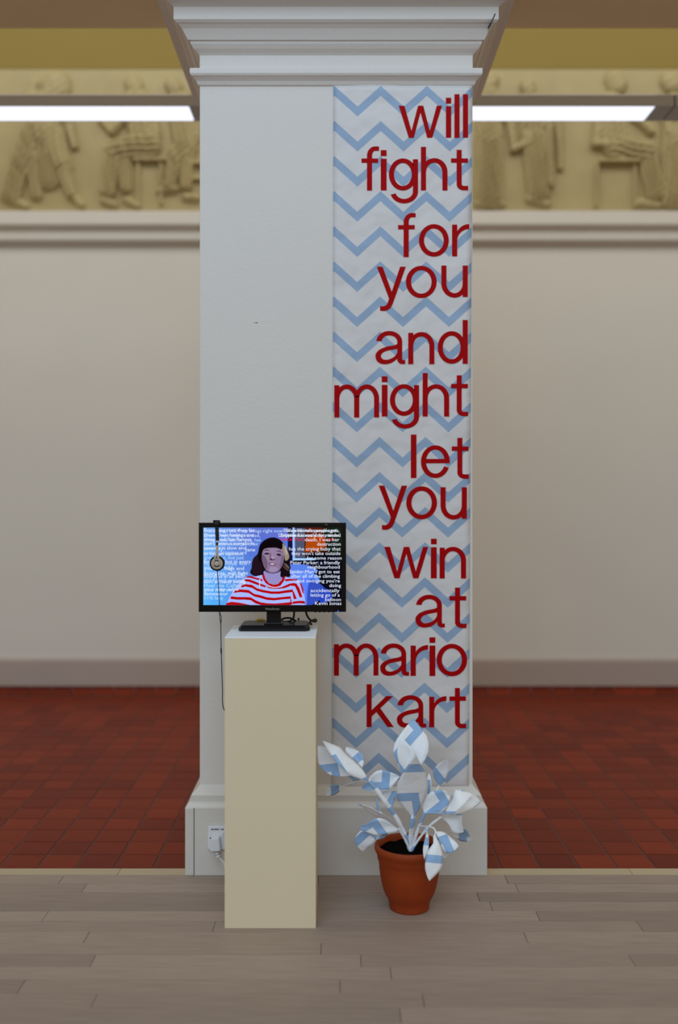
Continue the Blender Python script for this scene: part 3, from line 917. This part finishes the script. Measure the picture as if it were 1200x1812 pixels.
left = [r4('Everything runs deep for', 88, 460, 128), r4('You should NOT say things right now', 88, 664, 133), r4('them, their feelings are', 88, 450, 163), r4('Drama, very single minded,', 88, 498, 167), r4('always and, last forever,', 88, 440, 195), r4('Wyane and last far guy, has', 88, 503, 199),
        r4("don't some a scorpio in", 88, 455, 224), r4("don't have a scorpio their", 88, 488, 229), r4('seventy is slow and', 88, 395, 258), r4('seventy ly', 88, 225, 262), r4('zane', 388, 462, 271), r4('pairing, Scorpios are', 88, 400, 292), r4('in for an opinion', 88, 372, 300),
        r4('great time, not just', 88, 378, 329), r4('Everyone but in every', 88, 430, 358), r4('for all cute for', 88, 412, 373), r4('you give hugs and', 88, 380, 408), r4('your hugs', 88, 300, 398), r4('Scorpios, will fight', 88, 410, 442), r4('Good and might', 88, 392, 452), r4('Scorpios in all your', 88, 388, 466), r4('girl friend evening', 88, 386, 495), r4('Girl at hand swing', 88, 392, 505),
        r4('Hear me Calling', 88, 364, 533), r4('you may who', 88, 340, 560), r4('your mild who', 88, 312, 566), r4('demeanour', 88, 262, 593), r4('11% lazy', 92, 228, 624)]
text_mesh(left[::2], 'screen_words', M_TXT, screen, DM - 0.0042)
text_mesh(left[1::2], 'screen_words', M_TXTB, screen, DM - 0.0040)
text_mesh([('ViewSonic', 469.3, 494.5, 1079.0, 3.6)], 'logo', M_STEEL, mon, DBZ - 0.0004)

# ------------------------------------------------------------------ headphones hung over the monitor's top edge
DH = DBZ - 0.012
hp = tag(empty('headphones', (xat(384, DH), DM, bz1)), 'black headphones with beige cups hanging over the monitor edge', 'headphones')
zc = zat(997, DH)
xc = xat(384.3, DH)
dyb = 0.022
pts = []
for a in range(0, 181, 12):      # headband arches over the monitor from front to back
    ca = math.cos(math.radians(a))
    pts.append((xc - 0.001, DM + 0.008 - 0.030 * ca, bz1 - 0.006 + 0.012 * math.sin(math.radians(a))))
front = [(xc + 0.001, DH, zat(957, DH)), (xc, DH - 0.0005, zat(945, DH)), (xc - 0.001, DH, zat(932, DH))]
back = [(xc - 0.001, DM + 0.058, bz1 - 0.02), (xc, DM + 0.064, zat(957, DM))]
path = smooth_path([Vector(p) for p in front + pts[::3] + back], 4)
mb = MB()
for k in range(len(path) - 1):
    a, c = path[k], path[k + 1]
    t = (c - a).normalized()
    n = Vector((1, 0, 0)).cross(t).normalized()
    vs = [a + Vector((sx * 0.0065, 0, 0)) + n * sn * 0.0018 for sx in (-1, 1) for sn in (-1, 1)] + [c + Vector((sx * 0.0065, 0, 0)) + n * sn * 0.0018 for sx in (-1, 1) for sn in (-1, 1)]
    mb.add(vs, [(0, 1, 3, 2), (4, 6, 7, 5), (0, 4, 5, 1), (2, 3, 7, 6), (0, 2, 6, 4), (1, 5, 7, 3)])
mb.build('headband', M_MATT, hp)
MB().box(xat(376, DH), xat(387.5, DH), DM - 0.004, DM + 0.012, bz1 + 0.0005, bz1 + 0.009).build('band_pad', M_FOAM, hp, bevel=0.002)


def ycup(yface, sgn):
    """ear cup: foam cushion disc with a beige shell, axis along depth"""
    def disc(prof, mat, name, par, n=32):
        vs = [(xc + r * math.cos(2 * math.pi * k / n), y, zc + r * math.sin(2 * math.pi * k / n)) for r, y in prof for k in range(n)]
        fs = [(i * n + k, i * n + (k + 1) % n, (i + 1) * n + (k + 1) % n, (i + 1) * n + k) for i in range(len(prof) - 1) for k in range(n)]
        fs += [tuple(range(n)), tuple(range((len(prof) - 1) * n, len(prof) * n))]
        return MB().add(vs, fs).build(name, mat, par, smooth=True)
    y = yface
    cush = disc([(0.0215, y + sgn * 0.010), (0.026, y + sgn * 0.008), (0.0272, y + sgn * 0.003), (0.026, y - sgn * 0.002), (0.022, y - sgn * 0.004)], M_FOAM, 'ear_cushion', hp)
    disc([(0.0208, y - sgn * 0.003), (0.0206, y - sgn * 0.0055), (0.0185, y - sgn * 0.0072), (0.0135, y - sgn * 0.0074)], M_SILVER, 'cup_shell', cush)
    disc([(0.0125, y - sgn * 0.007), (0.0124, y - sgn * 0.0079), (0.010, y - sgn * 0.008)], M_DARK, 'cup_groove', cush)
    disc([(0.0088, y - sgn * 0.0075), (0.0086, y - sgn * 0.0105), (0.0068, y - sgn * 0.0115)], M_SILVER, 'cup_cap', cush)
    yy = y - sgn * 0.0085
    arm = MB()
    z0 = zat(958, DH)
    arm.tube([(xc + 0.001, yy, z0), (xc + 0.001, yy, z0 - 0.018), (xc + 0.001, yy - sgn * 0.001, zc + 0.035)], [0.0042, 0.004, 0.0052], 8)
    for sx in (-1, 1):
        arm.tube([(xc + 0.001, yy - sgn * 0.001, zc + 0.037), (xc + sx * 0.006, yy - sgn * 0.002, zc + 0.02), (xc + sx * 0.0115, yy - sgn * 0.002, zc + 0.002), (xc + sx * 0.011, yy - sgn * 0.001, zc - 0.006)], [0.004, 0.0036, 0.003, 0.0026], 8)
    arm.build('yoke', M_SILVER, hp, smooth=True)
    MB().box(xc - 0.0028, xc + 0.0048, yy - 0.0046, yy + 0.0046, z0 - 0.013, z0 - 0.003).build('slider', M_MATT, hp, bevel=0.0008)


ycup(DH - 0.002, 1)
ycup(DM + 0.075, -1)
DC = DH - 0.004
cab = smooth_path([P(384.8, 1009, DC - 0.008), P(386, 1030, DC), P(388, 1060, DC), P(388.6, 1083, DC), P(390, 1098, DC), P(390.8, 1106, DC), P(391.3, 1140, DC), P(392.5, 1180, DC), P(393.8, 1220, DC + 0.02), P(394.8, 1250, DC + 0.06), Vector((-0.41, 3.80, 0.62)), Vector((-0.36, 3.82, 0.4)), Vector((-0.30, 3.82, 0.1)), Vector((-0.28, 3.80, 0.004))], 6)
MB().tube(cab, 0.0017, 6).build('cable', M_MATT, hp, smooth=True)
cab2 = smooth_path([Vector((xc, DM + 0.083, zc - 0.024)), P(389, 1078, DM + 0.07), P(391.8, 1090, DC + 0.05), P(391.4, 1100, DC + 0.01), P(390.8, 1106, DC)], 6)
MB().tube(cab2, 0.0013, 6).build('cable', M_MATT, hp, smooth=True)
MB().tube([P(391.3, 1147, DC), P(391.6, 1156, DC)], 0.0026, 8).build('cable_slider', M_MATT, hp, smooth=True)

# ------------------------------------------------------------------ cables behind the monitor
DK = 3.70
c1 = smooth_path([P(520, 1076, DM + 0.06), P(520.5, 1086, DK), P(519, 1094, DK), P(513, 1099, DK), P(505, 1101, DK), P(498, 1099, DK), P(502, 1094.5, DK), P(512, 1093.5, DK), P(521, 1097, DK + 0.02), P(527, 1103, DK + 0.05), Vector((-0.15, 3.79, PZ - 0.02)), Vector((-0.15, 3.80, 0.5)), Vector((-0.17, 3.80, 0.006))], 6)
tag(MB().tube(c1, 0.0034, 8).build('video_cable', M_MATT, smooth=True, origin=c1[-1]), 'black looped cable behind the monitor foot', 'cable')
c2 = smooth_path([P(541, 1076, DM + 0.06), P(542, 1085, DK - 0.02), P(545, 1092, DK - 0.02), P(550, 1097.5, DK - 0.02), P(556, 1100, DK), P(560, 1098.5, DK), P(558, 1096, DK + 0.02), P(553, 1098, DK + 0.045), P(548, 1103, DK + 0.085), Vector((-0.10, 3.80, PZ - 0.05)), Vector((-0.10, 3.81, 0.5)), Vector((-0.12, 3.81, 0.006))], 6)
tag(MB().tube(c2, 0.0036, 8).build('power_cable', M_MATT, smooth=True, origin=c2[-1]), 'black power cable bending at the right of the monitor foot', 'cable')
b = MB()
cp = smooth_path([P(453, 1100.5, 3.735), P(458, 1097.5, 3.735), P(464, 1097.5, 3.735), P(470, 1099.5, 3.735)], 5)
zlow = PZ + 0.006
tag(MB().tube([(p.x, p.y, max(p.z, zlow)) for p in cp], 0.006, 8).build('yellow_plug', M_YELLOWP, smooth=True), 'small yellow plug lying behind the monitor foot', 'plug')

# ------------------------------------------------------------------ socket and white plug on the pillar base
DS = DB - 0.001
sock = tag(empty('wall_socket', (xat(384, DS), DS, zat(1504, DS))), 'white double socket on the pillar base beside the plinth', 'socket')
MB().box(xat(368.3, DS), xat(428, DS), DS - 0.010, DS, zat(1501.5, DS), zat(1461, DS)).build('face_plate', M_WHITE, sock, bevel=0.002)
MB().box(xat(391, DS), xat(395.5, DS), DS - 0.0135, DS - 0.009, zat(1480, DS), zat(1471, DS)).build('rocker_switch', M_WHITE, sock, bevel=0.0008)
mb = MB()
for x0, x1 in ((374.4, 376.6), (376.9, 378.6), (379.6, 381), (381.4, 383), (383.4, 385.2), (385.6, 387), (388.6, 389.6), (392.2, 394.0), (394.5, 396.4)):
    mb.box(xat(x0, DS), xat(x1, DS), DS - 0.0104, DS - 0.009, zat(1467.2, DS), zat(1465.0, DS))
tag(mb.build('printed_marking', M_DARK, sock), kind='stuff')
MB().tube([P(372.4, 1483, DS - 0.009), P(372.4, 1483, DS - 0.0115)], 0.0026, 10).build('screw', M_DARK, sock)
plug = tag(empty('mains_plug', (xat(382, DS), DS - 0.03, zat(1503, DS))), 'white mains plug pushed into the socket on the pillar base', 'plug')
y0 = DS - 0.010
mb = MB()
fr = [P(x, y, y0) for x, y in ((373.5, 1502), (391.5, 1502), (390.5, 1488), (388.5, 1478.5), (376, 1478.5), (373, 1488))]
mb.prism(fr, (0, -0.03, 0))
mb.build('plug_body', M_WHITE, plug, bevel=0.004)
pts = [P(382.5, 1502, y0 - 0.016), P(384.5, 1510, y0 - 0.018), P(386.5, 1516, y0 - 0.02)]
MB().tube(pts, [0.0075, 0.0085, 0.0085], 10).build('strain_relief', M_WHITE, plug, smooth=True)
for f0 in (0.35, 0.65):
    a = pts[0].lerp(pts[2], f0)
    c = pts[0].lerp(pts[2], f0 + 0.07)
    MB().tube([a, c], 0.0089, 10).build('relief_slot', M_DARK, plug)
wc = smooth_path([P(386.5, 1516, y0 - 0.02), P(391, 1521, y0 - 0.02), P(396.5, 1527, y0 - 0.02), P(405, 1545, y0 - 0.025), Vector((-0.36, 3.87, 0.02)), Vector((-0.28, 3.86, 0.005)), Vector((-0.14, 3.86, 0.004))], 6)
MB().tube(wc, 0.0036, 8).build('flex', M_WHITE, plug, smooth=True)

# ------------------------------------------------------------------ paper plant in a terracotta pot
DPOT = 3.62
PXC = xat(724.5, DPOT)
plant = tag(empty('potted_plant', (PXC, DPOT, 0)), 'plant of folded chevron paper leaves in a terracotta pot', 'potted plant')
px_m = DPOT / F_PX
zr = zat(1493, DPOT)
prof = [(0.066, 0.0), (0.070, 0.003), (0.0715, 0.012), (0.0722, 0.02), (0.0745, 0.03), (0.0795, 0.04), (0.0855, 0.050), (0.0905, 0.061), (0.0965, 0.080), (0.1032, 0.112), (0.107, 0.140), (0.109, 0.166),
        (0.1105, 0.170), (0.1125, 0.174), (0.1145, 0.186), (0.1165, 0.196), (0.1215, 0.204), (0.1245, 0.212), (0.1245, 0.220), (0.121, 0.2265), (0.114, 0.2275), (0.109, 0.223), (0.106, 0.21), (0.103, 0.18), (0.100, 0.165)]
pot = MB().lathe(prof, PXC, DPOT, 56)
pot.add([(PXC + 0.066 * math.cos(2 * math.pi * k / 56), DPOT + 0.066 * math.sin(2 * math.pi * k / 56), 0.0) for k in range(56)], [tuple(range(55, -1, -1))])
pot.build('pot', M_TERRA, plant, smooth=True)
rings, n = 7, 28
vs = [(PXC, DPOT, 0.208)]
for i in range(1, rings + 1):
    for k in range(n):
        r = 0.1065 * i / rings
        vs.append((PXC + r * math.cos(2 * math.pi * k / n), DPOT + r * math.sin(2 * math.pi * k / n), 0.206 + random.uniform(-0.003, 0.003)))
fs = [(0, 1 + k, 1 + (k + 1) % n) for k in range(n)] + [(1 + (i - 1) * n + k, 1 + i * n + k, 1 + i * n + (k + 1) % n, 1 + (i - 1) * n + (k + 1) % n) for i in range(1, rings) for k in range(n)]
MB().add(vs, fs).build('soil', M_SOIL, plant, smooth=True)

leaf_i = [0]


def leaf(base, left, right, tip, d0, dm, d1, cup=0.006, ang=0.0, peak=(0, 0), n=10, m=6, tilt=0.0):
    """paper leaf between two edges (frame px) with distances at base, middle and tip; cup folds its midrib away from or towards
    the viewer, tilt turns one edge nearer, the print lies on it turned by ang with a peak of its zigzag at the place given"""
    def resample(pts, n):
        L = [0.0]
        for a, c in zip(pts, pts[1:]):
            L.append(L[-1] + math.hypot(c[0] - a[0], c[1] - a[1]))
        out = []
        for k in range(n + 1):
            s = L[-1] * k / n
            j = 0
            while j < len(L) - 2 and L[j + 1] < s:
                j += 1
            f = (s - L[j]) / max(1e-6, L[j + 1] - L[j])
            out.append((pts[j][0] + (pts[j + 1][0] - pts[j][0]) * f, pts[j][1] + (pts[j + 1][1] - pts[j][1]) * f))
        return out
    el = resample(spline2([base] + left + [tip], 4, False), n)
    er = resample(spline2([base] + right + [tip], 4, False), n)
    vs, uv = [], []
    ca, sa = math.cos(math.radians(ang)), math.sin(math.radians(ang))
    for j in range(n + 1):
        t = j / n
        d = d0 * (1 - t) * (1 - 2 * t) + dm * 4 * t * (1 - t) + d1 * t * (2 * t - 1)
        for i in range(m + 1):
            s = i / m
            x = el[j][0] + (er[j][0] - el[j][0]) * s
            y = el[j][1] + (er[j][1] - el[j][1]) * s
            prof_ = math.sin(math.pi * t)
            dd = d + cup * (1 - abs(2 * s - 1) ** 1.5) * prof_ + tilt * (s - 0.5) * prof_ + 0.0012 * math.sin(7 * s + 9 * t + leaf_i[0])
            vs.append(P(x, y, dd))
            gx_, gy_ = (x - peak[0]) / 497.0, -(y - peak[1]) / 497.0
            uv.append((gx_ * ca - gy_ * sa, gx_ * sa + gy_ * ca))
    fs = [(j * (m + 1) + i, (j + 1) * (m + 1) + i, (j + 1) * (m + 1) + i + 1, j * (m + 1) + i + 1) for j in range(n) for i in range(m)]
    o = MB().add(vs, fs).build('leaf', M_LEAF, plant, smooth=True)
    set_uv(o, uv)
    md = o.modifiers.new('thickness', 'SOLIDIFY')
    md.thickness = 0.0007
    md.offset = 0
    leaf_i[0] += 1
    return o


# upper left spray
leaf((654, 1382), [(647, 1381), (630, 1376), (617, 1370), (609, 1362), (597, 1351), (587, 1337), (577, 1324)], [(641, 1360), (625, 1345), (610, 1331), (601, 1321), (586, 1316)], (571, 1310), 3.55, 3.54, 3.57, -0.008, 16, (594, 1334), tilt=0.04)
leaf((625, 1372), [(607, 1374), (592, 1373), (582, 1370), (574, 1364), (565, 1355), (562, 1340)], [(612, 1360), (600, 1345), (586, 1330), (575, 1322)], (562, 1319), 3.58, 3.58, 3.59, 0.008, 35, (597, 1350), tilt=0.03)
leaf((641, 1359), [(630, 1347), (620, 1339), (611, 1330)], [(643, 1352), (644, 1343), (640, 1334), (630, 1327)], (613, 1321), 3.60, 3.62, 3.64, 0.004, 0, (641, 1325))
leaf((609, 1391), [(600, 1401), (590, 1407)], [(600, 1389), (588, 1389), (578, 1396)], (576, 1408), 3.70, 3.69, 3.68, 0.004, 48, (600, 1380), tilt=-0.03)
leaf((708, 1373), [(700, 1384), (692, 1394), (680, 1401), (665, 1401), (650, 1399)], [(695, 1368), (680, 1363), (667, 1364), (652, 1377)], (640, 1395), 3.64, 3.62, 3.63, 0.008, 135, (689, 1397))
# tall centre leaves
leaf((711.5, 1371), [(707, 1358), (699.5, 1342), (696, 1328), (699.5, 1313), (710, 1297), (723, 1280.5)], [(735, 1362), (748, 1352), (757, 1334), (759, 1319), (757, 1306), (750, 1294), (740, 1282)], (731.5, 1271), 3.65, 3.67, 3.74, 0.012, 90, (751, 1292))
leaf((712, 1371), [(708, 1360), (705, 1345), (703, 1328)], [(718, 1360), (730, 1345), (736, 1336), (724, 1318)], (710, 1304), 3.63, 3.62, 3.635, 0.006, 10, (688, 1326))
leaf((731, 1450), [(725, 1441), (713, 1429), (704, 1417), (702, 1402), (704, 1385), (712, 1369), (725, 1351)], [(735, 1442), (744, 1429), (752, 1414), (757, 1397), (756.5, 1381), (752, 1366), (744, 1351)], (737, 1337), 3.585, 3.54, 3.46, -0.006, 40, (741, 1402.5), n=14)
leaf((777, 1391), [(770, 1380), (766, 1365), (776, 1352)], [(784, 1385), (791, 1373), (795, 1358)], (791, 1344), 3.70, 3.68, 3.66, 0.005, 10, (766, 1351))
leaf((758, 1408), [(755, 1395), (756, 1378)], [(763, 1395), (763, 1378)], (759.5, 1368), 3.62, 3.61, 3.63, 0.003, 48, (762, 1380))
# right
leaf((750, 1440), [(749, 1428), (752, 1415), (758, 1405), (770, 1399), (788, 1399)], [(764, 1438), (779, 1439), (787, 1433), (795, 1421)], (797, 1409), 3.58, 3.575, 3.58, 0.006, 100, (797, 1421))
leaf((786, 1440), [(795, 1424), (801, 1411), (804, 1397), (821, 1399)], [(803, 1440), (815, 1429), (825, 1421), (832, 1413)], (838, 1406), 3.52, 3.51, 3.54, -0.004, 45, (842, 1438), tilt=-0.05)
leaf((784, 1440), [(795, 1434), (812, 1421), (825, 1412), (838, 1407), (844, 1410)], [(795, 1441), (806, 1441), (818, 1438), (830, 1433), (841, 1428)], (851, 1419), 3.57, 3.57, 3.60, 0.004, 0, (853, 1416), tilt=-0.03)
leaf((777, 1446), [(790, 1441), (816, 1439), (817, 1457)], [(785, 1450), (795, 1460), (800, 1472), (810, 1475)], (821, 1472), 3.60, 3.61, 3.58, 0.008, 45, (832, 1480))
leaf((796, 1472), [(810, 1466), (824, 1467), (830, 1476)], [(803, 1481), (815, 1488), (830, 1489)], (835.5, 1484), 3.64, 3.65, 3.66, 0.004, -48, (812, 1468), tilt=0.03)
leaf((771, 1471), [(785, 1472), (797, 1481), (806, 1489)], [(777, 1487), (784, 1506), (796, 1510), (803, 1507)], (812, 1497), 3.55, 3.53, 3.50, -0.006, 24, (791, 1476), tilt=-0.03)
leaf((774, 1480), [(786, 1490), (796, 1508)], [(777, 1495), (780, 1515)], (786, 1520), 3.57, 3.56, 3.56, 0.002, 0, (786, 1460))
# hanging in front of the pot
leaf((770, 1474), [(766, 1482), (767.5, 1491), (760, 1501), (755, 1512), (752.5, 1525), (752.5, 1538), (756, 1551)], [(772.5, 1482), (777.5, 1492), (782, 1505), (784, 1516), (783, 1529), (779, 1540), (770, 1550)], (760, 1559), 3.49, 3.46, 3.45, -0.006, -37, (735, 1510), n=14)
leaf((756, 1471), [(753, 1481), (749, 1498), (749, 1512)], [(759, 1481), (759, 1497), (756, 1510)], (751, 1521), 3.49, 3.47, 3.465, -0.003, -37, (735, 1480))
# lower left
leaf((707, 1465), [(703, 1463), (690, 1452), (676, 1447), (662, 1443), (650, 1435), (642, 1428)], [(692, 1449), (676, 1440), (665, 1433), (650, 1426)], (632, 1423), 3.57, 3.54, 3.52, 0.004, -13, (640, 1400), tilt=-0.04)
leaf((706, 1468), [(700, 1473), (685, 1475), (670, 1478), (660, 1477), (644, 1470)], [(690, 1456), (676, 1448), (663, 1449), (652, 1456)], (635, 1464), 3.60, 3.58, 3.56, 0.008, 12, (664, 1445))
leaf((668, 1478), [(664, 1488), (660, 1494), (652, 1499)], [(655, 1474), (640, 1469), (632, 1476), (627, 1486), (630, 1495), (637, 1503)], (643, 1507), 3.64, 3.64, 3.66, 0.004, 0, (655, 1458))
leaf((688, 1474), [(680, 1482), (672, 1485)], [(676, 1476), (668, 1477)], (664, 1486), 3.62, 3.63, 3.64, 0.002, 0, (684, 1470))
leaf((693, 1432), [(688, 1424), (681, 1412), (675, 1401)], [(697, 1420), (701, 1408)], (702, 1400), 3.64, 3.65, 3.66, 0.004, -20, (705, 1380))


def stem(pts, r):
    p = smooth_path([P(*q) for q in pts], 5)
    rs = [r * (1 + 0.12 * math.sin(k * 1.7)) for k in range(len(p))]
    o = MB().tube(p, rs, 8).build('stem', M_LEAF, plant, smooth=True)
    set_uv(o, [(v.co.x * 0.6 + 0.03 * len(pts), v.co.z) for v in o.data.vertices])


stem([(727, 1508, 3.62), (716, 1476, 3.61), (697, 1440, 3.59), (683, 1420, 3.57), (668, 1400, 3.56), (652, 1380, 3.555)], 0.0085)
stem([(728, 1508, 3.61), (727, 1480, 3.60), (731, 1447, 3.575)], 0.0085)
stem([(727, 1507, 3.63), (732, 1440, 3.66), (725, 1400, 3.67), (711, 1370, 3.66)], 0.006)
stem([(729, 1506, 3.61), (738, 1472, 3.60), (752, 1438, 3.58)], 0.006)
stem([(729, 1505, 3.60), (742, 1484, 3.59), (760, 1462, 3.585), (780, 1446, 3.575)], 0.0045)
stem([(726, 1506, 3.60), (718, 1488, 3.595), (706, 1466, 3.575)], 0.0045)
stem([(742, 1462, 3.58), (760, 1463, 3.50), (769, 1467, 3.475), (771, 1476, 3.468)], 0.0025)
stem([(746, 1462, 3.58), (752, 1466, 3.50), (756, 1473, 3.48)], 0.0022)
stem([(654, 1384, 3.57), (640, 1382, 3.62), (624, 1385, 3.68), (608, 1391, 3.72)], 0.0022)
stem([(750, 1440, 3.58), (766, 1438, 3.565), (786, 1440, 3.56)], 0.003)
stem([(676, 1442, 3.60), (668, 1425, 3.61), (667, 1412, 3.62)], 0.004)
stem([(740, 1470, 3.60), (757, 1430, 3.63), (777, 1391, 3.69)], 0.003)
stem([(690, 1462, 3.60), (680, 1470, 3.62), (668, 1478, 3.64)], 0.0022)
